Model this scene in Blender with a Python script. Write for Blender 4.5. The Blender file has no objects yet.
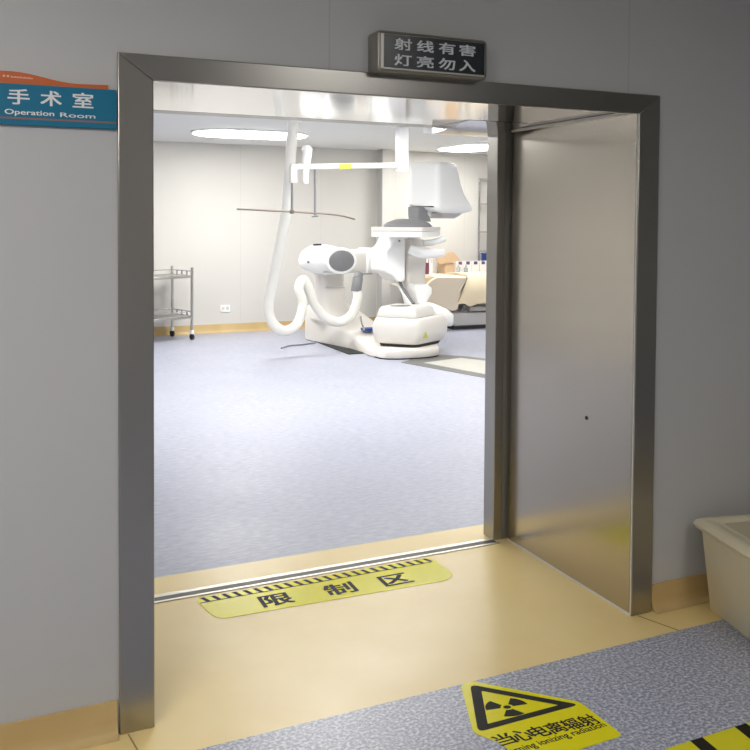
import bpy, bmesh, math, random
from mathutils import Vector, Matrix
random.seed(4)
PI = math.pi
sc = bpy.context.scene
COL = sc.collection

# ------------------------------------------------------------------ materials
def srgb(r, g, b):
    f = lambda c: (c/255/12.92) if c/255 <= .04045 else ((c/255+.055)/1.055)**2.4
    return (f(r), f(g), f(b), 1)

def mat(name, rgb, rough=.5, metal=0, spec=.5, bump=0, bscale=40, var=0, vscale=6, coat=0, trans=0):
    m = bpy.data.materials.new(name); m.use_nodes = True
    nt = m.node_tree; b = nt.nodes['Principled BSDF']
    c = srgb(*rgb)
    b.inputs['Base Color'].default_value = c
    b.inputs['Roughness'].default_value = rough
    b.inputs['Metallic'].default_value = metal
    b.inputs['Specular IOR Level'].default_value = spec
    b.inputs['Coat Weight'].default_value = coat
    b.inputs['Transmission Weight'].default_value = trans
    if bump or var:
        tc = nt.nodes.new('ShaderNodeTexCoord')
    if var:
        n = nt.nodes.new('ShaderNodeTexNoise'); n.inputs['Scale'].default_value = vscale
        n.inputs['Detail'].default_value = 4
        nt.links.new(tc.outputs['Object'], n.inputs['Vector'])
        r = nt.nodes.new('ShaderNodeValToRGB')
        r.color_ramp.elements[0].position = .35; r.color_ramp.elements[1].position = .65
        r.color_ramp.elements[0].color = tuple(x*(1-var) for x in c[:3])+(1,)
        r.color_ramp.elements[1].color = tuple(min(1, x*(1+var)) for x in c[:3])+(1,)
        nt.links.new(n.outputs['Fac'], r.inputs['Fac']); nt.links.new(r.outputs['Color'], b.inputs['Base Color'])
    if bump:
        n = nt.nodes.new('ShaderNodeTexNoise'); n.inputs['Scale'].default_value = bscale
        nt.links.new(tc.outputs['Object'], n.inputs['Vector'])
        bp = nt.nodes.new('ShaderNodeBump'); bp.inputs['Strength'].default_value = bump
        bp.inputs['Distance'].default_value = .002
        nt.links.new(n.outputs['Fac'], bp.inputs['Height']); nt.links.new(bp.outputs['Normal'], b.inputs['Normal'])
    return m

def brushed(name, rgb, rough=.28, stretch=(2, 2, 120), amt=.08, bump=.015):
    """brushed steel; grain lines run along the axes with the small stretch value"""
    m = bpy.data.materials.new(name); m.use_nodes = True
    nt = m.node_tree; b = nt.nodes['Principled BSDF']; L = nt.links.new
    b.inputs['Metallic'].default_value = 1
    b.inputs['Base Color'].default_value = srgb(*rgb)
    tc = nt.nodes.new('ShaderNodeTexCoord'); mp = nt.nodes.new('ShaderNodeMapping')
    mp.inputs['Scale'].default_value = stretch
    n = nt.nodes.new('ShaderNodeTexNoise'); n.inputs['Scale'].default_value = 3; n.inputs['Detail'].default_value = 5
    L(tc.outputs['Object'], mp.inputs['Vector']); L(mp.outputs['Vector'], n.inputs['Vector'])
    mr = nt.nodes.new('ShaderNodeMapRange'); mr.inputs['To Min'].default_value = rough-amt; mr.inputs['To Max'].default_value = rough+amt
    L(n.outputs['Fac'], mr.inputs['Value']); L(mr.outputs['Result'], b.inputs['Roughness'])
    n2 = nt.nodes.new('ShaderNodeTexNoise'); n2.inputs['Scale'].default_value = 1.6; n2.inputs['Detail'].default_value = 2
    L(tc.outputs['Object'], n2.inputs['Vector'])
    ad = nt.nodes.new('ShaderNodeMath'); ad.operation = 'MULTIPLY_ADD'; ad.inputs[1].default_value = .004
    ad.inputs[0].default_value = 0; L(n2.outputs['Fac'], ad.inputs[2])
    bp = nt.nodes.new('ShaderNodeBump'); bp.inputs['Strength'].default_value = bump; bp.inputs['Distance'].default_value = .02
    L(ad.outputs[0], bp.inputs['Height']); L(bp.outputs['Normal'], b.inputs['Normal'])
    return m

def panel_wall(name, rgb, pitch, offset, rough=.5):
    """painted metal wall panels with faint vertical joints every `pitch` metres along x"""
    m = bpy.data.materials.new(name); m.use_nodes = True
    nt = m.node_tree; b = nt.nodes['Principled BSDF']; L = nt.links.new
    b.inputs['Roughness'].default_value = rough
    b.inputs['Specular IOR Level'].default_value = .35
    g = nt.nodes.new('ShaderNodeNewGeometry'); sp = nt.nodes.new('ShaderNodeSeparateXYZ')
    L(g.outputs['Position'], sp.inputs[0])
    a = nt.nodes.new('ShaderNodeMath'); a.operation = 'ADD'; a.inputs[1].default_value = 100*pitch-offset
    L(sp.outputs['X'], a.inputs[0])
    md = nt.nodes.new('ShaderNodeMath'); md.operation = 'MODULO'; md.inputs[1].default_value = pitch
    L(a.outputs[0], md.inputs[0])
    lt = nt.nodes.new('ShaderNodeMath'); lt.operation = 'LESS_THAN'; lt.inputs[1].default_value = .005
    L(md.outputs[0], lt.inputs[0])
    c = srgb(*rgb)
    n = nt.nodes.new('ShaderNodeTexNoise'); n.inputs['Scale'].default_value = 1.1; n.inputs['Detail'].default_value = 3
    L(g.outputs['Position'], n.inputs['Vector'])
    r = nt.nodes.new('ShaderNodeValToRGB')
    r.color_ramp.elements[0].color = tuple(x*.96 for x in c[:3])+(1,)
    r.color_ramp.elements[1].color = tuple(min(1, x*1.03) for x in c[:3])+(1,)
    L(n.outputs['Fac'], r.inputs['Fac'])
    mx = nt.nodes.new('ShaderNodeMix'); mx.data_type = 'RGBA'
    L(lt.outputs[0], mx.inputs[0]); L(r.outputs['Color'], mx.inputs[6])
    mx.inputs[7].default_value = tuple(x*.86 for x in c[:3])+(1,)
    L(mx.outputs[2], b.inputs['Base Color'])
    return m

def vinyl(name, base, dark, light, scale=120, rough=.25, stretch=(1, 1, 1), lo=.42, hi=.6, bump=.0):
    """speckled sheet vinyl"""
    m = bpy.data.materials.new(name); m.use_nodes = True
    nt = m.node_tree; b = nt.nodes['Principled BSDF']; L = nt.links.new
    g = nt.nodes.new('ShaderNodeNewGeometry'); mp = nt.nodes.new('ShaderNodeMapping')
    mp.inputs['Scale'].default_value = stretch
    L(g.outputs['Position'], mp.inputs['Vector'])
    n = nt.nodes.new('ShaderNodeTexNoise'); n.inputs['Scale'].default_value = scale; n.inputs['Detail'].default_value = 3
    n.inputs['Roughness'].default_value = .6
    L(mp.outputs['Vector'], n.inputs['Vector'])
    r = nt.nodes.new('ShaderNodeValToRGB'); cr = r.color_ramp
    cr.elements[0].position = lo; cr.elements[0].color = srgb(*dark)
    cr.elements[1].position = hi; cr.elements[1].color = srgb(*light)
    e = cr.elements.new((lo+hi)/2); e.color = srgb(*base)
    L(n.outputs['Fac'], r.inputs['Fac']); L(r.outputs['Color'], b.inputs['Base Color'])
    n2 = nt.nodes.new('ShaderNodeTexNoise'); n2.inputs['Scale'].default_value = 2.5; n2.inputs['Detail'].default_value = 4
    L(g.outputs['Position'], n2.inputs['Vector'])
    mr = nt.nodes.new('ShaderNodeMapRange'); mr.inputs['To Min'].default_value = rough*.7; mr.inputs['To Max'].default_value = rough*1.3
    L(n2.outputs['Fac'], mr.inputs['Value']); L(mr.outputs['Result'], b.inputs['Roughness'])
    if bump:
        bp = nt.nodes.new('ShaderNodeBump'); bp.inputs['Strength'].default_value = bump; bp.inputs['Distance'].default_value = .004
        L(n2.outputs['Fac'], bp.inputs['Height']); L(bp.outputs['Normal'], b.inputs['Normal'])
    return m

def emit(name, rgb, strength):
    m = bpy.data.materials.new(name); m.use_nodes = True
    nt = m.node_tree; nt.nodes.clear()
    o = nt.nodes.new('ShaderNodeOutputMaterial'); e = nt.nodes.new('ShaderNodeEmission')
    e.inputs['Color'].default_value = srgb(*rgb); e.inputs['Strength'].default_value = strength
    nt.links.new(e.outputs[0], o.inputs[0]); return m

M = {}
M['corr_wall'] = panel_wall('corridor wall panels', (199, 199, 198), 1.18, 2.17)
M['room_wall'] = panel_wall('room wall panels', (215, 212, 205), 1.1, 3.02, .45)
M['room_side'] = mat('room side wall', (217, 214, 207), .5)
M['ceiling'] = mat('ceiling', (225, 226, 224), .6)
M['corr_ceiling'] = mat('corridor ceiling', (205, 203, 196), .7)
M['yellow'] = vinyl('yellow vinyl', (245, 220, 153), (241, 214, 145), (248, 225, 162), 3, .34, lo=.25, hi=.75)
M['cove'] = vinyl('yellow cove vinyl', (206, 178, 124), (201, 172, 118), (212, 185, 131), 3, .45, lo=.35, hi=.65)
M['blue_room'] = vinyl('room blue vinyl', (173, 176, 191), (161, 165, 182), (186, 188, 201), 14, .4, stretch=(1.2, 5, 1), lo=.36, hi=.66)
M['blue_corr'] = vinyl('corridor blue vinyl', (168, 172, 187), (134, 139, 160), (212, 214, 222), 85, .33, stretch=(1, 1.25, 1), lo=.4, hi=.62)
M['steel_v'] = brushed('steel casing upright', (172, 169, 163), .29, (90, 90, .6), .018)
M['steel_h'] = brushed('steel casing header', (160, 158, 153), .29, (.6, 90, 90), .018)
M['steel_leaf'] = brushed('steel leaf', (190, 183, 172), .22, (.5, .5, 9), .05, .03)
M['steel_soffit'] = brushed('polished steel soffit', (232, 231, 232), .09, (2, 2, 2), .02, .05)
M['steel'] = brushed('stainless steel', (190, 188, 184), .3, (20, 20, 20))
M['chrome'] = mat('chrome', (200, 200, 202), .18, 1)
M['dark'] = mat('dark rubber', (38, 38, 40), .6)
M['track'] = mat('dark floor track', (70, 66, 58), .45, .6)
M['alu'] = mat('satin aluminium', (196, 192, 184), .35, .9)
M['white_edge'] = mat('pale rim trim', (232, 228, 220), .4)
M['white'] = mat('white enamel', (248, 248, 245), .3, coat=.15)
M['offwhite'] = mat('off white plastic', (230, 225, 217), .38)
M['ghost'] = mat('light grey plastic', (208, 206, 202), .4)
M['grey'] = mat('mid grey plastic', (128, 128, 130), .42, var=.04)
M['hose'] = mat('ivory hose', (240, 238, 228), .4, bump=.3, bscale=60)
M['blue_sign'] = mat('teal blue acrylic', (22, 118, 152), .3, coat=.2)
M['orange'] = mat('orange acrylic', (206, 106, 54), .35)
M['sign_line'] = mat('dull copper line', (150, 112, 104), .4)
M['letter_white'] = mat('white letters', (236, 240, 240), .4)
M['led_face'] = mat('dark glass', (34, 42, 46), .25)
M['led_letter'] = mat('grey white letters', (214, 218, 220), .5)
M['led_frame'] = mat('sign frame aluminium', (150, 147, 140), .38, .6)
M['sticker'] = mat('yellow sticker film', (236, 228, 14), .26, bump=.35, bscale=7, spec=.25)
M['tape'] = mat('yellow floor tape', (226, 218, 28), .35)
M['ink'] = mat('black ink', (34, 32, 22), .6, spec=.2)
M['tub'] = mat('cream plastic', (228, 218, 188), .38, var=.02)
M['tub_in'] = mat('cream plastic lid panel', (204, 192, 164), .45, var=.03)
M['cream_cloth'] = mat('cream cloth', (232, 216, 184), .8, bump=.4, bscale=20)
M['beige_pad'] = mat('beige vinyl pad', (222, 208, 186), .5, bump=.2, bscale=9)
M['card'] = mat('cardboard', (206, 176, 142), .8, var=.03)
M['maroon'] = mat('maroon', (120, 62, 74), .6)
M['purple'] = mat('purple print', (98, 70, 122), .6)
M['blue'] = mat('blue plastic', (40, 72, 150), .45)
M['paper'] = mat('paper white', (238, 236, 232), .6)
M['clear'] = mat('clear plastic bottle', (225, 230, 232), .15, trans=.6)
M['wood'] = mat('pale wood', (226, 204, 166), .5, var=.04)
M['label_yellow'] = mat('lime label', (196, 200, 70), .5)
M['plate'] = mat('floor plate', (196, 194, 186), .4, .2, var=.02)
M['plate_dark'] = mat('plate trim', (120, 120, 118), .4, .5)
M['black'] = mat('black', (14, 12, 12), .6)
M['lamp'] = emit('room lamp', (255, 254, 251), 22.5)
M['lamp_corr'] = emit('corridor lamp', (255, 251, 246), 17)

# ------------------------------------------------------------------ builders
ORG = {}                                             # world origin of each thing

def tag(o, label=None, cat=None, group=None, kind=None):
    if label: o['label'] = label
    if cat: o['category'] = cat
    if group: o['group'] = group
    if kind: o['kind'] = kind
    return o

def thing(name, label, cat, loc, group=None, kind=None):
    o = bpy.data.objects.new(name, None); COL.objects.link(o)
    o.location = loc; o.empty_display_size = .1; ORG[o.name] = Vector(loc)
    return tag(o, label, cat, group, kind)

class MB:
    """collects shapes in world space and links them as ONE mesh object"""
    def __init__(s): s.bm = bmesh.new()
    def box(s, a, b, rz=0, piv=None):
        x0, y0, z0 = a; x1, y1, z1 = b
        r = bmesh.ops.create_cube(s.bm, size=1)
        c = Vector(((x0+x1)/2, (y0+y1)/2, (z0+z1)/2))
        for v in r['verts']:
            v.co = Vector((v.co.x*(x1-x0), v.co.y*(y1-y0), v.co.z*(z1-z0)))+c
        if rz:
            p = Vector(piv) if piv else c
            bmesh.ops.rotate(s.bm, verts=r['verts'], cent=p, matrix=Matrix.Rotation(rz, 3, 'Z'))
        return s
    def rings(s, rings, cap=True, close=False):
        rr = [[s.bm.verts.new(p) for p in ring] for ring in rings]
        n = len(rr[0])
        pairs = list(zip(rr, rr[1:])) + ([(rr[-1], rr[0])] if close else [])
        for A, B in pairs:
            for i in range(n):
                j = (i+1) % n
                s.bm.faces.new((A[i], A[j], B[j], B[i]))
        if cap and not close:
            s.bm.faces.new(rr[0][::-1]); s.bm.faces.new(rr[-1])
        return s
    def tube(s, pts, r, n=14, smooth=True, cap=True):
        pts = [Vector(p) for p in pts]
        if smooth and len(pts) > 2: pts = spline(pts, 8)
        rad = (lambda t: r) if not callable(r) else r
        up = Vector((0, 0, 1)); rings = []; prev = None
        for i, p in enumerate(pts):
            d = (pts[min(i+1, len(pts)-1)]-pts[max(i-1, 0)]).normalized()
            if prev is None:
                a = d.cross(up)
                if a.length < .05: a = d.cross(Vector((1, 0, 0)))
            else: a = prev - d*prev.dot(d)
            a.normalize(); prev = a; b = d.cross(a).normalized()
            q = rad(i/(len(pts)-1))
            rings.append([p+(a*math.cos(2*PI*k/n)+b*math.sin(2*PI*k/n))*q for k in range(n)])
        return s.rings(rings, cap)
    def cyl(s, a, b, r, n=20): return s.tube([a, b], r, n, False)
    def lathe(s, c, prof, n=32, axis='Z', sx=1, sy=1):
        rings = []
        for r, h in prof:
            ring = []
            for k in range(n):
                u, v = r*math.cos(2*PI*k/n)*sx, r*math.sin(2*PI*k/n)*sy
                ring.append(Vector(c)+(Vector((u, v, h)) if axis == 'Z' else Vector((u, -h, v)) if axis == 'Y' else Vector((h, u, v))))
            rings.append(ring)
        return s.rings(rings)
    def prism(s, poly, d0, d1, plane='XY'):
        f = {'XY': lambda u, v, d: (u, v, d), 'XZ': lambda u, v, d: (u, d, v), 'YZ': lambda u, v, d: (d, u, v)}[plane]
        return s.rings([[f(u, v, d0) for u, v in poly], [f(u, v, d1) for u, v in poly]])
    def merge(s, me):
        s.bm.from_mesh(me); bpy.data.meshes.remove(me); return s
    def build(s, name, m, parent=None, loc=None, bevel=0, smooth=True, seg=2, sub=0, angle=35):
        bmesh.ops.recalc_face_normals(s.bm, faces=s.bm.faces)
        o0 = Vector((0, 0, 0))
        if parent is not None: o0 = ORG[parent.name]
        elif loc is not None: o0 = Vector(loc)
        bmesh.ops.translate(s.bm, verts=s.bm.verts, vec=-o0)
        me = bpy.data.meshes.new(name); s.bm.to_mesh(me); s.bm.free()
        me.materials.append(m)
        o = bpy.data.objects.new(name, me); COL.objects.link(o)
        if parent is not None: o.parent = parent
        elif loc is not None: o.location = loc
        ORG[o.name] = o0
        if smooth:
            me.polygons.foreach_set('use_smooth', [True]*len(me.polygons))
            try: me.set_sharp_from_angle(angle=math.radians(angle))
            except Exception: pass
        if bevel:
            bv = o.modifiers.new('bevel', 'BEVEL'); bv.width = bevel; bv.segments = seg; bv.limit_method = 'ANGLE'
            bv.angle_limit = math.radians(40); bv.harden_normals = False
        if sub:
            sb = o.modifiers.new('subdivision', 'SUBSURF'); sb.levels = sub; sb.render_levels = sub
        return o

def spline(p, k):
    q = [p[0]]+p+[p[-1]]; out = []
    for i in range(1, len(q)-2):
        a, b, c, d = q[i-1:i+3]
        for t in range(k):
            t /= k
            out.append(.5*((2*b)+(c-a)*t+(2*a-5*b+4*c-d)*t*t+(3*b-a-3*c+d)*t**3))
    return out+[p[-1]]

def rrect(w, h, r, n=5, cx=0, cy=0, rz=0):
    out = []
    for sx, sy, a0 in ((1, 1, 0), (-1, 1, PI/2), (-1, -1, PI), (1, -1, 3*PI/2)):
        for i in range(n+1):
            a = a0+i/n*PI/2
            x, y = sx*(w/2-r)+r*math.cos(a), sy*(h/2-r)+r*math.sin(a)
            out.append((cx+x*math.cos(rz)-y*math.sin(rz), cy+x*math.sin(rz)+y*math.cos(rz)))
    return out

def roundpoly(pts, r, n=5):
    """2D polygon with rounded corners"""
    out = []; N = len(pts)
    for i in range(N):
        p, a, b = Vector(pts[i]), Vector(pts[i-1]), Vector(pts[(i+1) % N])
        q = min(r, (a-p).length*.45, (b-p).length*.45)
        s0, s1 = p+(a-p).normalized()*q, p+(b-p).normalized()*q
        for k in range(n+1):
            t = k/n
            out.append(tuple(s0*(1-t)**2+p*2*t*(1-t)+s1*t*t))
    return out

def text_mesh(body, box, M4, bold=0.):
    """characters as real geometry, fitted to box=(u0,u1,v0,v1), then carried by M4 into the world"""
    cu = bpy.data.curves.new('lettering', 'FONT'); cu.body = body; cu.size = 1; cu.resolution_u = 4
    ob = bpy.data.objects.new('lettering', cu); COL.objects.link(ob)
    dg = bpy.context.evaluated_depsgraph_get(); dg.update()
    me = bpy.data.meshes.new_from_object(ob.evaluated_get(dg))
    bpy.data.objects.remove(ob); bpy.data.curves.remove(cu)
    xs = [v.co.x for v in me.vertices]; ys = [v.co.y for v in me.vertices]
    x0, x1, y0, y1 = min(xs), max(xs), min(ys), max(ys); u0, u1, v0, v1 = box
    bm = bmesh.new(); off = bold*(v1-v0)
    for i, (dx, dy) in enumerate(((-1, -1), (1, -1), (1, 1), (-1, 1)) if bold else ((0, 0),)):
        k = len(bm.verts); bm.from_mesh(me); bm.verts.ensure_lookup_table()
        for v in bm.verts[k:]:
            v.co = M4 @ Vector((u0+(v.co.x-x0)/(x1-x0)*(u1-u0)+dx*off*1.3, v0+(v.co.y-y0)/(y1-y0)*(v1-v0)+dy*off*.7, .00004*i))
    bm.to_mesh(me); bm.free()
    return me

def wallM(y): return Matrix(((1, 0, 0, 0), (0, 0, -1, y), (0, 1, 0, 0), (0, 0, 0, 1)))      # u -> x, v -> z
def floorM(z, sh=0, y0=0): return Matrix(((1, sh, 0, -sh*y0), (0, 1, 0, 0), (0, 0, 1, z), (0, 0, 0, 1)))

def struct(name, mb, m, **k): return tag(mb.build(name, m, smooth=k.pop('smooth', False), **k), kind='structure')

# ------------------------------------------------------------------ the setting
YB, ZC, ZR = 8.34, 2.6, 2.40        # back wall of the theatre, corridor ceiling, theatre ceiling
XL, XR = -1.6, 8.2                   # theatre side walls
YI = .955                            # inner face of the thick door wall
struct('floor', MB().box((-3, -4.2, -.1), (5.2, -.155, 0)), M['blue_corr'])
struct('floor', MB().box((-3, -.155, -.1), (5.2, .02, 0)).box((.36, .02, -.1), (2.31, YI, 0)).box((XL, YI, -.1), (XR, 1.065, 0)), M['yellow'])
struct('floor', MB().box((XL, 1.065, -.1), (XR, YB, 0)), M['blue_room'])
struct('wall_front', MB().box((-3, .014, 0), (.40, YI, ZC)).box((2.265, .014, 0), (5.2, YI, ZC)).box((.40, .014, 1.93), (2.265, YI, ZC))
       .box((XL-.1, .5, 0), (XL+.05, YI, ZC)).box((5.1, .5, 0), (XR+.1, YI, ZC)), M['corr_wall'])
struct('wall_corridor_back', MB().box((-3, -4.3, 0), (5.2, -4.2, ZC)), M['corr_wall'])
struct('wall_corridor_left', MB().box((-3.1, -4.3, 0), (-3, .1, ZC)), M['corr_wall'])
struct('wall_corridor_right', MB().box((5.2, -4.3, 0), (5.3, .1, ZC)), M['corr_wall'])
struct('ceiling', MB().box((-3.1, -4.3, ZC), (5.3, YI, ZC+.1)), M['corr_ceiling'])
struct('wall_back', MB().box((XL-.1, YB, 0), (XR+.1, YB+.1, ZR)), M['room_wall'])
struct('wall_left', MB().box((XL-.1, YI, 0), (XL, YB, ZR)), M['room_side'])
struct('wall_right', MB().box((XR, YI, 0), (XR+.1, YB, ZR)), M['room_side'])
struct('ceiling', MB().box((XL-.1, YI, ZR), (XR+.1, YB+.1, ZR+.1)), M['ceiling'])
# boxed-in pillar standing out from the back wall
struct('trim_1', MB().box((4.935, 8.15, 0), (5.07, YB, ZR)), M['room_side'], bevel=.004)

tag(MB().box((4.927, 8.146, 0), (4.9345, 8.30, ZR)).build('trim_shade', mat('pillar shade grey', (186, 185, 182), .4), smooth=False), kind='structure')  # thin grey strip painting shade onto the pillar's left face
def cove(name, x0, x1, yw, sgn, m, h=.105, w=.03):
    """vinyl skirting that sweeps up the wall; sgn=-1 wall faces -y"""
    prof = [(0, h), (-.006, h), (-.008, .04), (-.014, .018), (-.024, .006), (-w-.01, .0012), (0, .0012)]
    mb = MB(); mb.rings([[(x, yw+p, z) for p, z in prof] for x in (x0, x1)])
    return struct(name, mb, m, smooth=True)
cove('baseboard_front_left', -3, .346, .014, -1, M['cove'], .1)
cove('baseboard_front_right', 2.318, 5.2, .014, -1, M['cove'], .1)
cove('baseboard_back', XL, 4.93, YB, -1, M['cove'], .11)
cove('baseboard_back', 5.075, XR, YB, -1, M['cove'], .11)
# joints in the yellow vinyl beside both casings
struct('trim_2', MB().prism([(2.24, -.004), (2.244, -.004), (2.300, -.155), (2.296, -.155)], 0, .0012).prism([(.372, -.004), (.376, -.004), (.398, -.155), (.394, -.155)], 0, .0012), mat('vinyl joint', (176, 146, 92), .5))

# ---- steel door set: casing, deep reveal, open leaf, inner post, floor track
X0, X1, H, WI, HI = .351, 2.3134, 1.9555, .0991, .0727
XI0, XI1, ZS = X0+WI, X1-WI, H-HI
door = thing('door_1', None, None, (1.33, .4, 0), kind='structure')
def face(poly): return MB().prism(poly, 0, .016, 'XZ')
face([(X0, 0), (XI0, 0), (XI0, ZS), (X0, H)]).build('casing_upright', M['steel_v'], door, bevel=.003)
face([(XI1, 0), (X1, 0), (X1, H), (XI1, ZS)]).build('casing_upright', M['steel_v'], door, bevel=.003)
face([(X0, H), (XI0, ZS), (XI1, ZS), (X1, H)]).build('casing_header', M['steel_h'], door, bevel=.003)
MB().box((XI0-.012, .016, 0), (XI0, .86, ZS+.02)).build('reveal_panel', M['steel_leaf'], door)
MB().box((XI0-.02, .012, 1.9), (XI1+.02, .862, 1.915)).box((XI0-.02, .0145, ZS), (XI1+.02, .024, 1.9)).build('soffit_panel', M['steel_soffit'], door)
leaf = MB().box((XI1, .006, .006), (XI1+.045, .84, 1.897)).build('door_leaf', M['steel_leaf'], door, bevel=.002)
MB().box((XI1-.004, .004, .0), (XI1+.004, .842, .008)).box((XI1-.007, .004, 1.886), (XI1+.002, .842, 1.8975)) \
    .box((XI1-.0025, .003, .008), (XI1+.002, .008, 1.89)).build('edge_rim', M['white_edge'], leaf)
MB().lathe((XI1-.0012, .281, .692), [(.0005, -.001), (.0075, -.001), (.0085, .002)], 16, 'X').build('lock_hole', M['black'], leaf)
MB().box((2.150, .865, 0), (2.192, .955, 1.9)).build('inner_post', M['steel_v'], door, bevel=.003)
MB().box((2.192, .867, 0), (2.275, .955, 1.9)).build('rubber_seal', mat('seal', (140, 138, 132), .5, .2), door)
MB().box((XI0-.05, .862, 1.899), (2.28, .955, 1.935)).build('inner_header', M['steel_h'], door, bevel=.002)
MB().prism([(.60, 1.899), (.90, 1.868), (.93, 1.868), (.93, 1.8995)], 1.845, 2.149, 'YZ').build('sloped_soffit_cover', M['steel_soffit'], door)
MB().box((XI0, .836, 0), (2.15, .870, .0025)).build('floor_track', M['track'], door)
MB().box((XI0, .822, 0), (2.16, .836, .003)).box((XI0, .870, 0), (2.15, .892, .003)).build('track_edge', M['alu'], door)

# ------------------------------------------------------------------ corridor things
# wave-topped blue direction sign
sgn = thing('direction_sign', 'teal blue sign with orange wave top and white writing beside the steel door casing', 'sign', (.1, .012, 1.74))
MB().box((-.42, .002, 1.7385), (.348, .0135, 1.849)).build('sign_board', M['blue_sign'], sgn, bevel=.0015)
wave = []
for i in range(31):
    x = -.42+i/30*(.325+.42)
    t = min(1, max(0, (x-.075)/.165)); t = t*t*(3-2*t)
    wave.append((x, 1.8815-.0225*t-.012*max(0, (.075-x))+.002*max(0, (x-.25)/.07)))
MB().prism([(-.42, 1.849)]+wave[::1]+[(.325, 1.849)], .003, .0135, 'XZ').build('wave_top', M['orange'], sgn)
MB().box((-.42, .001, 1.7545), (.348, .003, 1.759)).build('stripe', M['sign_line'], sgn)
mb = MB(); W = wallM(.0012)
for ch, x0 in (('手', .066), ('术', .148), ('室', .231)):
    mb.merge(text_mesh(ch, (x0, x0+.053, 1.794, 1.8345), W, .022))
mb.merge(text_mesh('Operation', (.058, .182, 1.7625, 1.780), W, .02))
mb.merge(text_mesh('Room', (.198, .290, 1.7655, 1.7775), W, .02))
mb.build('lettering', M['letter_white'], sgn, smooth=False)
mb = MB()                                     # unreadable small line of print on the orange wave
x = .0535
for k in range(2): mb.box((x, .0018, 1.865), (x+.006, .003, 1.8705)); x += .010
for k in range(15): mb.box((x, .0018, 1.8645-.00006*k), (x+.0026, .003, 1.868-.00006*k+.001*(k % 3 == 0))); x += .0037
mb.build('small_print', mat('faded print', (236, 190, 168), .6), sgn)

# dark warning light box over the door
lb = thing('warning_light_box', 'dark framed light box with two lines of Chinese warning characters above the doorway', 'sign', (1.315, .012, 1.9435))
LY = -.056
def lz(z): return 1.5+(z-1.5)*1.0098
def lx(x): return x*1.0098
MB().rings([[(1.326+u, y, 2.016+v) for u, v in rrect(w, h, r, 5)] for y, w, h, r in
            ((.013, .402, .131, .016), (LY+.01, .402, .131, .016), (LY+.001, .392, .122, .012), (LY, .386, .116, .006), (LY+.004, .382, .112, .004))]).build('case', M['led_frame'], lb, angle=50)
MB().box((1.1375, LY+.001, 1.963), (1.148, LY+.005, 2.069)).box((1.148, LY+.001, 1.9605), (1.514, LY+.005, 1.9655)).build('inner_bezel', mat('pale bezel', (196, 192, 184), .35, .3), lb)
MB().box((1.148, LY+.0005, 1.9655), (1.5135, LY+.004, 2.0695)).build('glass_face', M['led_face'], lb)
mb = MB(); W = wallM(LY)
for row, (z0, z1) in zip(('射线有害', '灯亮勿入'), ((2.0185, 2.0535), (1.9695, 2.0045))):
    for ch, x0 in zip(row, (1.174, 1.252, 1.330, 1.405)):
        mb.merge(text_mesh(ch, (lx(x0), lx(x0+.0585), lz(z0), lz(z1)), W, .026))
mb.build('lettering', M['led_letter'], lb, smooth=False)

# yellow floor sticker in the doorway
st = thing('floor_sticker', 'glossy yellow restricted area sticker with hazard stripes across the doorway floor', 'sticker', (1.26, .69, 0))
out = roundpoly([(.752, .752), (.785, .594), (1.735, .560), (1.79, .60), (1.79, .803), (.752, .803)], .045)
MB().prism(out, .0003, .0014).build('sticker_film', M['sticker'], st)
mb = MB()
for k in range(24):
    x = .765+k*.0425
    mb.prism([(x+.018, .757), (x, .799), (x+.017, .799), (x+.035, .757)], .0014, .0017)
mb.box((.756, .751, .0014), (1.765, .757, .0017))
mb.build('hazard_stripes', M['ink'], st)
F = floorM(.0017)
for ch, x0, y0 in (('限', .975, .618), ('制', 1.24, .611), ('区', 1.483, .603)):
    MB().merge(text_mesh(ch, (x0, x0+.122, y0, y0+.098), F, .03)).build('lettering', M['ink'], st, smooth=False)

# radiation warning sticker
rs = thing('radiation_sticker', 'yellow triangular radiation warning sticker with black trefoil on the blue floor', 'sticker', (1.47, -.38, 0))
SH = -.2
def sh(p): return (p[0]+SH*(p[1]+.41), p[1])
tri = [(1.385, -.150), (1.325, -.172), (1.285, -.398), (1.315, -.43), (1.315, -.585), (1.655, -.585), (1.645, -.425), (1.660, -.402)]
poly = [(1.386, -.160), (1.432, -.155), (1.675, -.392), (1.682, -.585), (1.350, -.590), (1.335, -.47), (1.290, -.400)]
MB().prism(roundpoly(poly, .02), .0003, .0014).build('sticker_film', M['sticker'], rs)
A, B, C = Vector((1.4145, -.170)), Vector((1.3045, -.402)), Vector((1.665, -.405))
cen = (A+B+C)/3
outer = roundpoly([tuple(A), tuple(B), tuple(C)], .026, 6)
inn = [tuple(cen+(Vector(p)-cen)*.70) for p in ((A.x, A.y), (B.x, B.y), (C.x, C.y))]
inn = roundpoly(inn, .006, 6)
mb = MB(); n = len(outer)
z0, z1 = .0014, .0018
mb.rings([[(x, y, z) for x, y in o_] for o_, z in ((outer, z0), (outer, z1), (inn, z1), (inn, z0))], cap=False, close=True)
mb.build('triangle_border', M['ink'], rs, smooth=False)
mb = MB(); tc = Vector((1.453, -.327))
def tp(r, a):
    u, v = r*math.cos(a), r*math.sin(a)*.78
    return (tc.x+u+SH*v, tc.y+v)
for k in range(3):
    a0 = math.radians(150-30+120*k-12); a1 = a0+math.radians(60)
    arc_o = [tp(.066, a0+(a1-a0)*i/8) for i in range(9)]; arc_i = [tp(.020, a1-(a1-a0)*i/4) for i in range(5)]
    mb.prism(arc_o+arc_i, z0, z1)
mb.prism([tp(.012, 2*PI*i/14) for i in range(14)], z0, z1)
mb.build('trefoil', M['ink'], rs, smooth=False)
mb = MB(); F = floorM(.0018, SH, -.41)
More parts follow.
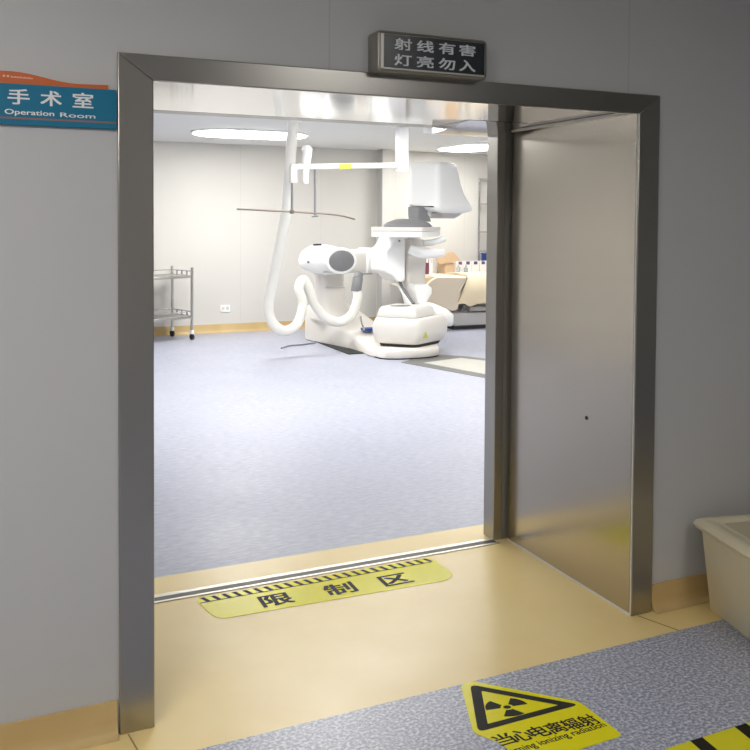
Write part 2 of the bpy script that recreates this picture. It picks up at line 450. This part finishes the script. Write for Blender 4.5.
for i, ch in enumerate('当心电离辐射'):
    x0 = 1.318+i*.0555
    mb.merge(text_mesh(ch, (x0, x0+.053, -.490-.004*i, -.436-.004*i), F, .02))
mb.merge(text_mesh('Warning ionizing radiation', (1.20+.08, 1.645, -.538, -.506), F, .012))
mb.build('lettering', M['ink'], rs, smooth=False)

# striped floor tape at the lower right
tp_ = thing('hazard_tape', 'yellow and black striped floor tape on the blue floor nearest the camera', 'tape', (2.3, -.72, 0))
MB().box((1.745, -.80, .0003), (3.3, -.684, .0014)).build('tape_strip', M['tape'], tp_)
for k in range(9):
    x = 1.84+k*.172
    MB().prism([(x, -.684), (x+.045, -.684), (x+.035, -.80), (x-.012, -.80)], .0014, .0017).build('black_stripe', M['ink'], tp_)

# big cream tub against the wall at the right
tub = thing('storage_tub', 'large cream plastic lidded tub on the floor against the wall at the far right', 'tub', (2.9, -.28, 0))
def tubring(z, g, r, y1=0):
    # corner by the wall stays put; walls flare outwards towards the rim; g = outward growth
    rot = math.radians(-13); px, py = 2.527, -.075
    w_, d_ = .80, .60
    pts = rrect(w_+2*g, d_+2*g*.7, r*.55, 6, w_/2, -d_/2)
    return [(px+u*math.cos(rot)-v*math.sin(rot), py+u*math.sin(rot)+v*math.cos(rot), z) for u, v in pts]
mb = MB(); mb.rings([tubring(z, g, .022) for z, g in ((.002, -.006), (.012, 0), (.315, .030), (.33, .031))]); mb.build('tub_body', M['tub'], tub, angle=45)
mb = MB()
mb.rings([tubring(z, g, .028) for z, g in ((.318, .034), (.316, .050), (.330, .056), (.343, .050), (.352, .030), (.350, .012), (.345, -.010), (.341, -.018))])
mb.build('lid', M['tub'], tub, angle=45)
mb = MB(); mb.rings([tubring(z, g, .03) for z, g in ((.3405, -.034), (.3425, -.036))]); mb.build('lid_panel', M['tub_in'], tub)

# ceiling lamp of the corridor (behind and above the camera)
cl = thing('ceiling_light', 'long recessed corridor ceiling light panel on the camera side of the door wall', 'ceiling light', (-.9, -1.7, ZC), 'corridor ceiling lights')
MB().box((-1.75, -2.0, ZC-.03), (-.05, -1.4, ZC)).build('light_frame', M['alu'], cl)
MB().box((-1.72, -1.97, ZC-.033), (-.08, -1.43, ZC-.0295)).build('diffuser', M['lamp_corr'], cl)

cl = thing('ceiling_light', 'smaller unseen fill light panel added to the corridor ceiling nearer the right end', 'ceiling light', (2.0, -2.6, ZC), 'corridor ceiling lights')  # second panel, out of view, added to brighten the corridor's right side
MB().box((1.67, -2.93, ZC-.03), (2.33, -2.27, ZC)).build('light_frame', M['alu'], cl)
MB().box((1.7, -2.9, ZC-.033), (2.3, -2.3, ZC-.0295)).build('diffuser', M['lamp_corr'], cl)

# ------------------------------------------------------------------ operating theatre
def lamp(x, y, w, d, label):
    t = thing('ceiling_panel_light', label, 'ceiling light', (x, y, ZR), 'flush light panels of the operating room')
    MB().prism([(x+u, y+v) for u, v in rrect(w+.05, d+.05, min(w, d)*.495+.025, 10)], ZR-.018, ZR).build('light_frame', M['white'], t)
    MB().prism([(x+u, y+v) for u, v in rrect(w, d, min(w, d)*.495, 10)], ZR-.026, ZR-.0195).build('diffuser', M['lamp'], t)
lamp(2.70, 6.78, 1.25, .80, 'left glowing ceiling panel behind the white cable hose')
lamp(5.78, 7.2, .62, 1.15, 'right glowing ceiling panel above the white detector housing')
lamp(2.2, 3.4, 1.2, .6, 'added unseen fill panel on the ceiling just inside the doorway')  # this and the next three: out-of-view panels added to brighten the theatre
lamp(5.8, 3.6, 1.2, .6, 'added unseen fill panel on the near right ceiling of the operating room')
lamp(.2, 4.8, 1.2, .6, 'added unseen fill panel on the left ceiling out past the left casing')
lamp(3.4, 4.15, 1.2, .6, 'added unseen fill panel on the middle near ceiling of the operating room')

# wall socket
so = thing('wall_socket', 'small white double socket low on the back wall between trolley and hose', 'socket', (2.82, YB, .31))
MB().box((2.757, YB-.012, .262), (2.885, YB, .352)).build('cover_plate', M['white'], so, bevel=.004)
MB().box((2.775, YB-.0135, .285), (2.81, YB-.0115, .33)).box((2.832, YB-.0135, .285), (2.867, YB-.0115, .33)).build('outlet', M['ghost'], so)

# instrument trolley
ct = thing('instrument_trolley', 'two-tier stainless steel trolley on castors standing by the left back wall', 'trolley', (1.9, 8.0, 0))
TX0, TX1, TY0, TY1 = 1.50, 2.285, 7.83, 8.24
for x in (TX0, TX1):
    for y in (TY0, TY1):
        lg = MB().cyl((x, y, .10), (x, y, .85), .0165).lathe((x, y, .85), [(.0165, 0), (.019, .004), (.017, .016), (.006, .02)], 16).build('leg', M['steel'], ct)
        cs = MB().box((x-.018, y-.022, .07), (x+.018, y+.03, .115)).build('castor_fork', M['white'], lg, bevel=.006)
        MB().cyl((x-.013, y, .038), (x+.013, y, .038), .038, 20).build('castor_wheel', M['dark'], lg, bevel=.004)
for nm, z in (('top_shelf', .745), ('lower_shelf', .262)):
    sh_ = MB().box((TX0, TY0-.008, z), (TX1, TY1+.008, z+.032)).build(nm, M['steel'], ct, bevel=.004)
    mb = MB(); zz = z+.11
    mb.cyl((TX0, TY0, zz-.03), (TX1, TY0, zz-.03), .006, 8) if z < .5 else None
    mb.cyl((TX0, TY1, zz-.03), (TX1, TY1, zz-.03), .006, 8)
    mb.cyl((TX1, TY0, zz-.03), (TX1, TY1, zz-.03), .007, 8).cyl((TX0, TY0, zz-.03), (TX0, TY1, zz-.03), .007, 8)
    for k in range(1, 4):
        y = TY0+(TY1-TY0)*k/4
        for x in (TX0, TX1): mb.tube([(x, y, z+.03), (x, y, zz-.03)], .009, 8)
    mb.build('guard_rail', M['chrome'], sh_)

R_ = Matrix.Translation((TX1, TY0, 0)) @ Matrix.Rotation(math.radians(23), 4, 'Z') @ Matrix.Translation((-TX1, -TY0, 0))
ct.matrix_world = R_ @ Matrix.Translation(ct.location)
# white cable hose from the ceiling to the x-ray machine
hp = [(2.60, 5.0, 2.395), (2.612, 5.06, 2.36), (2.649, 5.2, 2.30), (2.699, 5.4, 2.124), (2.761, 5.7, 1.602), (2.766, 5.9, 1.249), (2.746, 6.1, .829), (2.729, 6.2, .56), (2.768, 6.2, .379),
      (2.9, 6.2, .278), (3.062, 6.25, .339), (3.141, 6.3, .535), (3.118, 6.35, .715), (3.182, 6.4, .797), (3.24, 6.4, .719), (3.322, 6.4, .519),
      (3.452, 6.4, .37), (3.618, 6.4, .319), (3.763, 6.4, .402), (3.828, 6.4, .579), (3.822, 6.42, .669)]
hp[1:3] = [(2.636, 5.15, 2.36)]
hs = thing('cable_hose', 'thick white cable hose hanging from the ceiling and looping up to the x-ray machine', 'cable hose', (2.6, 5.0, ZR))
hb = MB().tube(hp, lambda t: .052, 18).build('hose_body', M['hose'], hs, angle=60)
MB().lathe((2.60, 5.0, ZR), [(.11, 0), (.11, -.02), (.07, -.03), (.06, -.05)], 24).build('ceiling_collar', M['white'], hs)
MB().tube([(3.820, 6.42, .655), (3.828, 6.42, .72), (3.85, 6.44, .80)], .058, 18).tube([(3.85, 6.44, .80), (3.87, 6.46, .85)], .05, 18).build('hose_end_sleeve', M['grey'], hs)

# ---- floor-standing x-ray c-arm
xr = thing('x_ray_c_arm', 'large white floor-standing x-ray C-arm machine in the middle of the operating room', 'x-ray machine', (3.9, 6.4, 0))
# base: tall at the back under the column, sweeping down to a round-ended foot in front
def bring(x0, y0, x1, y1, h, r=.06):
    """vertical cross-section ring between two floor points"""
    a, b = Vector((x0, y0, 0)), Vector((x1, y1, 0)); d = b-a; L_ = d.length; d.normalize(); up = Vector((0, 0, 1))
    pr = [(0, .01), (0, h-r), (r*.3, h-r*.3), (r, h), (L_-r, h), (L_-r*.3, h-r*.3), (L_, h-r), (L_, .01)]
    return [tuple(a+d*u+up*v) for u, v in pr]
mb = MB()
mb.rings([bring(3.56, 7.38, 4.10, 7.50, .42), bring(3.55, 7.25, 4.12, 7.36, .44), bring(3.60, 7.05, 4.18, 7.10, .36), bring(3.68, 6.75, 4.26, 6.85, .26),
          bring(3.76, 6.45, 4.36, 6.60, .20), bring(3.78, 6.15, 4.50, 6.35, .135), bring(3.76, 5.9, 4.62, 6.1, .10), bring(3.78, 5.82, 4.62, 5.98, .085)])
base = mb.build('base', M['offwhite'], xr, angle=50)
foot = [(3.77, 5.80), (3.79, 5.68), (3.90, 5.60), (4.10, 5.56), (4.32, 5.56), (4.46, 5.63), (4.50, 5.75), (4.62, 5.98), (4.30, 6.1), (3.80, 6.0)]
fr = roundpoly(foot, .08, 4)
cxf, cyf = 4.15, 5.8
sc_ = lambda k: [(cxf+(x-cxf)*k, cyf+(y-cyf)*k) for x, y in fr]
MB().rings([[(x, y, z) for x, y in sc_(k)] for k, z in ((.97, .012), (1, .02), (1, .085), (.97, .1), (.93, .105))]).build('foot', M['offwhite'], xr, angle=50)
MB().rings([[(x, y, z) for x, y in sc_(k)] for k, z in ((.965, 0), (.965, .013))]).box((3.6, 6.1, 0), (4.1, 7.35, .011)).build('foot_gasket', M['dark'], xr)
# column
MB().rings([[(x, y, z) for x, y in rrect(w, d, .1, 5, cx, 7.06)] for z, w, d, cx in ((.28, .46, .44, 3.79), (.40, .37, .36, 3.775), (.55, .32, .34, 3.755), (.70, .315, .33, 3.745), (.86, .33, .36, 3.73))]).build('column', M['offwhite'], xr, angle=50)
MB().box((3.63, 6.868, .655), (3.87, 6.90, .672)).build('column_seam', M['ghost'], xr, bevel=.004)
# pivot head: long rounded housing
rings = []
for x, rz_, ry, zc in ((3.292, .015, .015, .965), (3.302, .06, .07, .975), (3.33, .098, .12, .99), (3.38, .128, .17, 1.0), (3.45, .158, .21, 1.0), (3.58, .175, .235, .995), (3.70, .165, .235, .985), (3.80, .145, .22, .98), (3.88, .135, .2, .975)):
    rings.append([(x, 6.82+ry*math.cos(a)*(1 if abs(math.cos(a)) < .8 else 1), zc+rz_*math.sin(a)) for a in [2*PI*k/28 for k in range(28)]])
head = MB().rings(rings).build('pivot_head', M['white'], xr, angle=70)
MB().box((3.52, 6.66, .845), (3.87, 6.98, .90)).build('head_collar', M['ghost'], xr, bevel=.03)
MB().lathe((3.69, 6.54, .99), [(.150, -.10), (.150, -.01), (.143, .0), (.118, .004)], 36, 'Y', 1.25).build('cap_ring', M['white'], head)
MB().lathe((3.69, 6.54, .99), [(.118, -.02), (.118, .006), (.108, .012)], 36, 'Y', 1.3).build('round_cap', M['grey'], head)
MB().cyl((3.345, 6.675, .975), (3.345, 6.75, .975), .013, 12).build('button', M['grey'], head)
MB().box((3.40, 6.66, 1.158), (3.50, 6.69, 1.180), .25).build('lever', M['dark'], head, bevel=.003)
# horizontal arm and gantry bracket
MB().rings([[(x, 6.74+u, .977+v) for u, v in rrect(.28, .262, .05, 5)] for x in (3.78, 4.40)]).build('horizontal_arm', M['offwhite'], xr, angle=50)
MB().box((3.86, 6.49, .834), (4.05, 6.55, .846)).build('arm_strip', M['grey'], xr)
br = [(4.05, 1.125), (4.11, 1.17), (4.165, 1.28), (4.285, 1.30), (4.292, .772), (4.21, .766), (4.13, .85), (4.05, .875)]
MB().rings([[(x, 6.70+u, .985+v) for u, v in rrect(.31, .285, .05, 5)] for x in (4.02, 4.40)]).build('arm_sleeve', M['white'], xr, angle=50)
MB().prism(roundpoly(br, .05, 4), 6.13, 6.55, 'XZ').build('gantry_bracket', M['white'], xr, bevel=.02, seg=3, angle=50)
MB().lathe((4.21, 6.125, 1.225), [(.012, -.01), (.012, .004)], 12, 'Y').build('bracket_screw', M['grey'], xr)
# the C itself: an arc in a vertical plane, open towards the camera side
def arc_pts(cy, cz, r, a0, a1, n, xoff=lambda t: 0, rzs=.93):
    return [(a0+(a1-a0)*i/n, cy+r*math.cos(a0+(a1-a0)*i/n), cz+r*rzs*math.sin(a0+(a1-a0)*i/n)) for i in range(n+1)]
rings = []
for a, y, z in arc_pts(5.75, .98, .70, math.radians(-78), math.radians(72), 28):
    dy, dz = math.cos(a), math.sin(a)
    t = (a+math.radians(78))/math.radians(150)
    xm = 4.50
    w = .10
    rings.append([(xm-w, y, z), (xm-w*.7, y-dy*.03, z-dz*.03), (xm+w*.7, y-dy*.03, z-dz*.03), (xm+w, y, z), (xm+w, y+dy*.10, z+dz*.10), (xm+w*.6, y+dy*.13, z+dz*.13), (xm-w*.6, y+dy*.13, z+dz*.13), (xm-w, y+dy*.10, z+dz*.10)])
carc = MB().rings(rings).build('c_arc', M['white'], xr, angle=40)
MB().tube([(4.315, 6.40, .84), (4.312, 6.34, .76), (4.315, 6.2, .655), (4.335, 6.02, .53)], .022, 8).build('arc_rail', M['grey'], carc)
MB().tube([(4.29, 6.39, .83), (4.285, 6.33, .75), (4.285, 6.19, .645), (4.30, 6.0, .52)], .013, 8).build('arc_rail_edge', M['white'], carc)
MB().rings([[(x, y, z) for x, y in rrect(w, d, .05, 4, 4.50, 6.42)] for z, w, d in ((.64, .18, .25), (.74, .26, .3), (1.1, .26, .34), (1.24, .2, .3))]).build('arc_carriage', M['offwhite'], xr, angle=50)
# cable ducts / drive cylinders to the right of the gantry
MB().tube([(4.27, 6.0, 1.14), (4.34, 5.97, 1.11), (4.5, 5.97, 1.09), (4.68, 5.98, 1.09)], lambda t: .045+.016*math.sin(PI*min(1, t*1.1)), 18).build('drive_cylinder', M['white'], xr, angle=60)
MB().tube([(4.46, 6.02, 1.20), (4.58, 6.0, 1.215), (4.70, 5.98, 1.255)], .034, 14).build('upper_handle', M['white'], xr, angle=60)
# detector: flat slab, grey dome, neck, tall housing
DZ = math.radians(42)
slab = MB().rings([[(x, y, z) for x, y in rrect(.62, .58, .03, 4, 4.235, 6.0, DZ)] for z in (1.278, 1.29, 1.33, 1.336)]).build('detector_slab', M['white'], xr, angle=50)
MB().rings([[(x, y, z) for x, y in rrect(.625, .585, .03, 4, 4.235, 6.0, DZ)] for z in (1.340, 1.344, 1.376, 1.382)]).build('slab_lid', M['offwhite'], slab, angle=50)
MB().lathe((4.235, 5.97, 1.383), [(.27, 0), (.275, .012), (.24, .045), (.17, .07), (.12, .085), (.04, .088)], 32, 'Z', 1.0, .8).build('grey_dome', M['grey'], slab, angle=60)
nk = MB().rings([[(x, y, z) for x, y in rrect(w, .17, .02, 4, cx, 6.0, .3)] for z, w, cx in ((1.44, .20, 4.40), (1.50, .18, 4.385), (1.52, .16, 4.375), (1.60, .15, 4.37))]).build('detector_neck', M['grey'], xr, angle=50)
def quad(L_, N_, R_, B_, k, r):
    c = (Vector(L_)+Vector(N_)+Vector(R_)+Vector(B_))/4
    return roundpoly([tuple(c+(Vector(p)-c)*k) for p in (L_, N_, R_, B_)], r, 5)
HZ = [(1.535, 5.06, .82), (1.545, 5.11, .93), (1.575, 5.14, 1), (1.61, 5.13, 1), (1.66, 5.09, 1), (1.74, 5.03, 1), (1.85, 4.98, 1), (1.98, 4.95, .99), (2.05, 4.93, .975), (2.085, 4.93, .93), (2.097, 4.92, .84)]
hs2 = MB().rings([[(x, y, z+(0.06*max(0, 4.6-x)/.33 if z < 1.61 else 0)) for x, y in quad((4.27, 6.05), (4.53, 5.80), (xr_, 6.08), (4.80, 6.42), k, .06)] for z, xr_, k in HZ]).build('detector_housing', M['white'], xr, angle=60)
MB().rings([[(x, y, z) for x, y in rrect(w, d, .07, 6, 4.80, 6.26, math.radians(14))] for z, w, d in ((1.475, .26, .26), (1.51, .36, .34), (1.54, .42, .38))]).build('housing_underside', M['ghost'], hs2, angle=60)
MB().rings([[(x, y, z) for x, y in rrect(.12, .2, .03, 4, 4.47, 6.06)] for z in (1.50, 1.60)]).build('housing_latch', M['white'], hs2)
# x-ray tube under the slab
TZ = math.radians(40)
TQ = ((3.77, 5.93), (4.16, 5.56), (4.73, 5.88), (4.25, 6.27))
TB = [(.136, .80), (.142, .86), (.17, .94), (.24, .985), (.32, 1.0), (.37, .97), (.40, .93), (.415, .89)]
tube = MB().rings([[(x, y, z) for x, y in quad(*TQ, k, .09)] for z, k in TB]).build('tube_housing', M['offwhite'], xr, angle=60)
TQ2 = ((3.84, 5.93), (4.17, 5.62), (4.55, 5.88), (4.18, 6.20))
MB().rings([[(x, y, z) for x, y in quad(*TQ2, k, .03)] for z, k in ((.421, .98), (.432, 1.0), (.50, .92), (.528, .83))]).build('tube_top_cover', M['offwhite'], tube, angle=50)
MB().rings([[(x, y, z) for x, y in quad(*TQ2, k, .06)] for z, k in ((.405, .97), (.422, .97))]).build('cover_gap', M['grey'], tube)
MB().lathe((4.12, 5.90, .528), [(.11, 0), (.11, .004), (.1, .005)], 28, 'Z', 1.1, .8).build('tube_window', M['grey'], tube)
MB().rings([[(x, y, z) for x, y in quad(*TQ, k, .1)] for z, k in ((.106, .80), (.138, .83))]).build('tube_underside', M['dark'], tube)
MB().rings([[(x, y, z) for x, y in rrect(w, d, .06, 5, cx, cy)] for z, w, d, cx, cy in ((.27, .10, .2, 4.76, 6.05), (.30, .22, .30, 4.70, 6.06), (.40, .32, .36, 4.64, 6.07), (.47, .32, .36, 4.56, 6.08), (.535, .16, .3, 4.48, 6.10))]).build('tube_arm', M['white'], xr, angle=60)
MB().rings([[(x, y, z) for x, y in rrect(w, .24, .04, 5, cx, 6.12)] for z, w, cx in ((.49, .08, 4.44), (.56, .13, 4.45), (.64, .20, 4.47), (.70, .22, 4.46), (.74, .15, 4.44))]).build('arm_shield', M['white'], xr, angle=60)
# little warning triangle on the tube
wx = MB()
p0 = Vector((4.285, 5.626, .24))
wm = Matrix.Translation(p0) @ Matrix.Rotation(math.radians(29.5), 4, 'Z') @ Matrix.Rotation(PI/2, 4, 'X')
# ---- ceiling boom with hanging rods
bo = thing('ceiling_boom', 'white ceiling-hung boom arm carrying thin grey rods and a long thin crossbar', 'ceiling boom', (3.78, 5.2, ZR))
MB().box((3.728, 5.15, 1.935), (3.835, 5.25, 2.375)).build('drop_post', M['white'], bo, bevel=.01)
MB().box((3.68, 5.10, 2.375), (3.88, 5.30, ZR)).build('ceiling_plate', M['white'], bo, bevel=.005)
beam = MB().rings([[(x, 5.2+u, z+v) for u, v in rrect(.06, .055, .012, 3)] for x, z in ((2.63, 1.950), (3.74, 2.0))]).build('beam', M['offwhite'], bo, angle=50)
MB().prism([(3.104, 1.943), (3.228, 1.948), (3.228, 1.996), (3.104, 1.991)], 5.166, 5.1695, 'XZ').build('lime_label', M['label_yellow'], beam)
MB().tube([(2.775, 5.2, 1.80), (2.775, 5.2, 1.93), (2.79, 5.2, 2.06), (2.79, 5.2, 2.115)], lambda t: .028+.024*t-.0*t, 16).lathe((2.79, 5.2, 2.11), [(.052, 0), (.05, .02), (.03, .045), (.005, .05)], 16).build('pivot_handle', M['white'], bo, angle=60)
MB().box((2.62, 5.165, 1.80), (2.685, 5.235, 1.965)).build('end_bracket', M['offwhite'], bo, bevel=.01)
MB().cyl((2.643, 5.2, 1.53), (2.643, 5.2, 1.80), .011, 10).build('rod', M['grey'], bo)
MB().cyl((2.872, 5.2, 1.50), (2.870, 5.2, 1.94), .011, 10).lathe((2.872, 5.2, 1.484), [(.03, 0), (.035, .008), (.015, .02)], 14).build('rod', M['grey'], bo)
MB().tube([(2.116, 5.2, 1.554), (2.40, 5.2, 1.543), (2.722, 5.2, 1.530), (3.024, 5.2, 1.513), (3.17, 5.2, 1.494), (3.283, 5.2, 1.466)], .0085, 8).lathe((2.643, 5.2, 1.515), [(.02, 0), (.024, .01), (.02, .035)], 12).build('crossbar', mat('brown grey bar', (120, 108, 100), .4, .4), bo)
# small ceiling stub by the door box
cs_ = thing('ceiling_bracket', 'short white bracket hanging from the ceiling right of the boom post', 'bracket', (4.03, 5.15, ZR))
MB().box((4.0, 5.11, 2.325), (4.065, 5.18, ZR)).build('stem', M['white'], cs_, bevel=.006)

# floor rail plate
fp = thing('floor_rail_plate', 'grey metal rail plate let into the floor in front of the x-ray machine', 'floor plate', (4.6, 4.9, 0))
MB().prism([(3.90, 5.42), (4.42, 5.80), (4.72, 5.50), (5.55, 3.9), (5.10, 3.65), (4.62, 3.92), (4.25, 4.37)], .0004, .004).build('plate_trim', M['plate_dark'], fp)
MB().prism([(4.10, 5.30), (4.60, 5.42), (5.45, 3.95), (5.05, 3.75), (4.33, 4.52)], .004, .008).build('plate_top', M['plate'], fp)

# ---- covered examination table on the right
et = thing('examination_table', 'beige padded examination table with hanging pad and cream sheet beside the right jamb', 'table', (6.0, 7.5, 0))
MB().box((5.41, 7.42, .60), (6.95, 7.97, .665)).build('tabletop', M['offwhite'], et, bevel=.01)
pad = [(4.98, .35), (5.08, .46), (5.25, .665), (5.34, .715), (5.80, .70), (5.70, .52), (5.665, .29), (5.61, .268), (5.28, .30)]
MB().prism(roundpoly(pad, .04, 4), 7.34, 7.405, 'XZ').build('hanging_pad', M['beige_pad'], et, bevel=.02, seg=3, angle=50)
MB().box((5.43, 7.42, .665), (6.95, 7.97, .71)).build('mattress', M['beige_pad'], et, bevel=.02, seg=3)
rings = []
for i in range(13):
    t = i/12; x = 5.83+t*1.05
    w = .012*math.sin(i*2.1)
    lo = .33-.03*math.sin(i*1.3) if i > 1 else .36
    rings.append([(x, 7.97, .72), (x, 7.7, .74+w), (x, 7.42, .735+w), (x-.03, 7.345+w, .69), (x-.10+.10*t, 7.325+w, .5), (x-.19+.19*t, 7.33-w, lo), (x-.19+.19*t, 7.345-w, lo), (x-.08+.08*t, 7.35, .5), (x-.01, 7.36, .66), (x, 7.43, .715), (x, 7.7, .715), (x, 7.97, .712)])
MB().rings(rings).build('cream_sheet', M['cream_cloth'], et, angle=70)
MB().box((5.70, 7.50, .04), (6.90, 7.90, .22)).box((6.05, 7.55, .22), (6.7, 7.85, .6)).build('pedestal', M['ghost'], et, bevel=.015)
MB().box((5.68, 7.48, 0), (6.92, 7.92, .045)).build('plinth', M['dark'], et)
MB().box((5.90, 7.44, .24), (6.30, 7.49, .30)).build('side_rail', M['alu'], et, bevel=.005)
MB().cyl((5.79, 7.46, .24), (5.85, 7.40, .47), .018, 10).build('grey_lever', M['grey'], et)
# small wooden shelf tray left of the pad
wt = thing('wooden_tray', 'pale wooden tray table peeking out left of the beige pad', 'tray table', (5.25, 7.6, 0))
MB().box((5.04, 7.56, .60), (5.38, 7.98, .70)).build('tray', M['wood'], wt, bevel=.006)
MB().box((4.98, 7.50, .572), (5.36, 8.0, .60)).build('lower_board', M['offwhite'], wt, bevel=.006)
MB().cyl((5.2, 7.75, .02), (5.2, 7.75, .575), .025, 12).box((5.08, 7.6, 0), (5.36, 7.9, .02)).build('stand', M['grey'], wt)

# counter along the back wall
cn = thing('counter', 'white counter along the back wall behind the beige table', 'counter', (6.1, 8.2, 0))
MB().box((5.40, 8.0, .66), (7.5, 8.33, .70)).build('worktop', M['white'], cn, bevel=.004)
MB().box((5.62, 8.07, 0), (7.48, 8.325, .66)).build('body', M['ghost'], cn)
# ring binders
for i, (w, mm, lb_) in enumerate(((.035, 'ghost', 'leftmost slim grey binder standing on the counter behind the C-arm'), (.035, 'paper', 'white binder beside the maroon binder on the counter'), (.055, 'maroon', 'maroon binder standing on the counter'), (.05, 'paper', 'rightmost white binder, right of the maroon one'))):
    x = 5.475+sum((.035, .035, .055, .05)[:i])+.006*i
    b_ = thing('binder', lb_, 'binder', (x+w/2, 8.15, .70), 'binders on the counter')
    MB().box((x, 8.07, .70), (x+w, 8.28, 1.0)).build('cover', M[mm], b_, bevel=.003)
    MB().box((x+w*.2, 8.067, .86), (x+w*.8, 8.0705, .94)).build('spine_label', M['paper' if mm != 'paper' else 'ghost'], b_)
# cardboard box with open flap
cb = thing('cardboard_box', 'open brown cardboard box behind the C-arm handles', 'box', (5.95, 8.2, .70))
MB().box((5.875, 8.09, .70), (6.03, 8.30, .85)).build('box_body', M['card'], cb)
MB().prism([(5.69, .965), (6.0, 1.005), (6.12, .875), (5.78, .835)], 8.075, 8.085, 'XZ').build('flap', M['card'], cb)
# printed packets in a row
for i in range(4):
    x = 6.04+i*.125
    pk = thing('medicine_packet', ['leftmost white and purple packet in the row behind the table', 'second white and purple packet in the row', 'third white and purple packet in the row', 'rightmost white and purple packet beside the steel jamb'][i], 'packet', (x+.05, 8.09, .70), 'white and purple packets on the counter')
    MB().box((x, 8.0555, .80), (x+.115, 8.07, .875)).box((x, 8.0555, .70), (x+.115, 8.07, .80)).build('packet_body', M['paper'], pk)
    MB().box((x+.03, 8.0535, .825), (x+.085, 8.0555, .868)).build('purple_print', M['purple'], pk)
for i, x in enumerate((6.05, 6.17)):
    bt = thing('bottle', ('left' if i == 0 else 'right')+' small clear bottle in front of the packets', 'bottle', (x, 8.02, .70), 'clear bottles behind the pad')
    MB().lathe((x, 8.02, .70), [(.026, 0), (.028, .01), (.028, .08), (.012, .10), (.012, .115)], 16).build('bottle_body', M['clear'], bt)
    MB().lathe((x, 8.02, .814), [(.016, 0), (.016, .02)], 12).build('cap', M['ghost'], bt)
# wire rack
wr = thing('wire_rack', 'tall chrome wire shelf rack beside the right jamb at the back wall', 'rack', (6.6, 8.15, .70))
for x in (6.53, 7.33):
    for y in (8.02, 8.28):
        MB().cyl((x, y, .70), (x, y, 2.06), .014, 10).build('post', M['chrome'], wr)
for z in (1.0, 1.28, 1.68, 2.04):
    mb = MB().cyl((6.53, 8.02, z), (7.33, 8.02, z), .010, 8).cyl((6.53, 8.28, z), (7.33, 8.28, z), .010, 8).cyl((6.53, 8.02, z), (6.53, 8.28, z), .010, 8).cyl((7.33, 8.02, z), (7.33, 8.28, z), .010, 8)
    for k in range(1, 10): mb.cyl((6.53+.08*k, 8.02, z), (6.53+.08*k, 8.28, z), .004, 6)
    mb.build('wire_shelf', M['chrome'], wr)
bc = thing('storage_bin', 'blue plastic bin at the foot of the chrome rack', 'bin', (6.5, 8.15, .70))
MB().rings([[(x, y, z) for x, y in rrect(w, .2, .015, 3, 6.70, 8.17)] for z, w in ((.705, .24), (.97, .27))]).build('bin_body', M['blue'], bc, angle=50)
MB().box((6.555, 8.08, .955), (6.845, 8.265, .975)).build('rim', M['blue'], bc, bevel=.004)
# thin cable lying on the floor by the machine
tag(MB().tube([(3.05, 6.75, .008), (3.2, 6.9, .008), (3.36, 6.92, .008), (3.55, 7.0, .008)], .008, 8).build('floor_cable', M['grey'], loc=(3.3, 6.9, 0)), 'thin grey cable lying on the floor left of the machine base', 'cable')
# blue and chrome foot switch on the base
fs = thing('foot_switch', 'small blue and chrome foot switch resting on the machine base behind the tube', 'foot switch', (3.98, 6.42, .19))
MB().box((3.90, 6.36, .205), (4.08, 6.48, .235)).build('switch_body', M['blue'], fs, bevel=.008)
MB().tube([(3.90, 6.36, .22), (3.86, 6.35, .30), (3.87, 6.4, .37)], .01, 8).build('handle', M['chrome'], fs)
# warning triangle on tube
MB().prism([(-.045, -.03), (.045, -.03), (0, .035)], 0, .003).build('warning_triangle', M['label_yellow'], tube).matrix_local = Matrix.Translation(p0-ORG[tube.name]) @ wm.to_3x3().to_4x4()
tri_o = bpy.data.objects['warning_triangle']
for v in tri_o.data.vertices: v.co += ORG[tube.name]
MB().prism([(-.026, -.024), (.026, -.004), (-.018, .018), (-.004, -.004)], .003, .005).build('warning_mark', M['ink'], tube).matrix_local = tri_o.matrix_local
for v in bpy.data.objects['warning_mark'].data.vertices: v.co += ORG[tube.name]

# ------------------------------------------------------------------ camera, world, view
f, yaw, pitch, roll, sy, D = 870.1, .4244, .0322, .0066, -131.1, 2.5385
fw = Vector((math.sin(yaw)*math.cos(pitch), math.cos(yaw)*math.cos(pitch), -math.sin(pitch)))
rt = Vector((math.cos(yaw), -math.sin(yaw), 0)); up = rt.cross(fw)
r2 = rt*math.cos(roll)+up*math.sin(roll); u2 = -rt*math.sin(roll)+up*math.cos(roll)
cam = bpy.data.cameras.new('camera'); co = bpy.data.objects.new('camera', cam); COL.objects.link(co)
mw = Matrix((r2, u2, -fw)).transposed().to_4x4(); mw.translation = (0, -D, 1.5)
co.matrix_world = mw
cam.sensor_width = 36; cam.lens = f*36/750; cam.shift_y = sy/750; cam.clip_start = .05
sc.camera = co
w = bpy.data.worlds.new('world'); sc.world = w; w.use_nodes = True
w.node_tree.nodes['Background'].inputs[0].default_value = (.8, .85, .9, 1); w.node_tree.nodes['Background'].inputs[1].default_value = .3
sc.view_settings.view_transform = 'Standard'; sc.view_settings.look = 'None'
sc.view_settings.exposure = 0; sc.view_settings.gamma = 1
try: sc.view_settings.use_curve_mapping = False
except Exception: pass
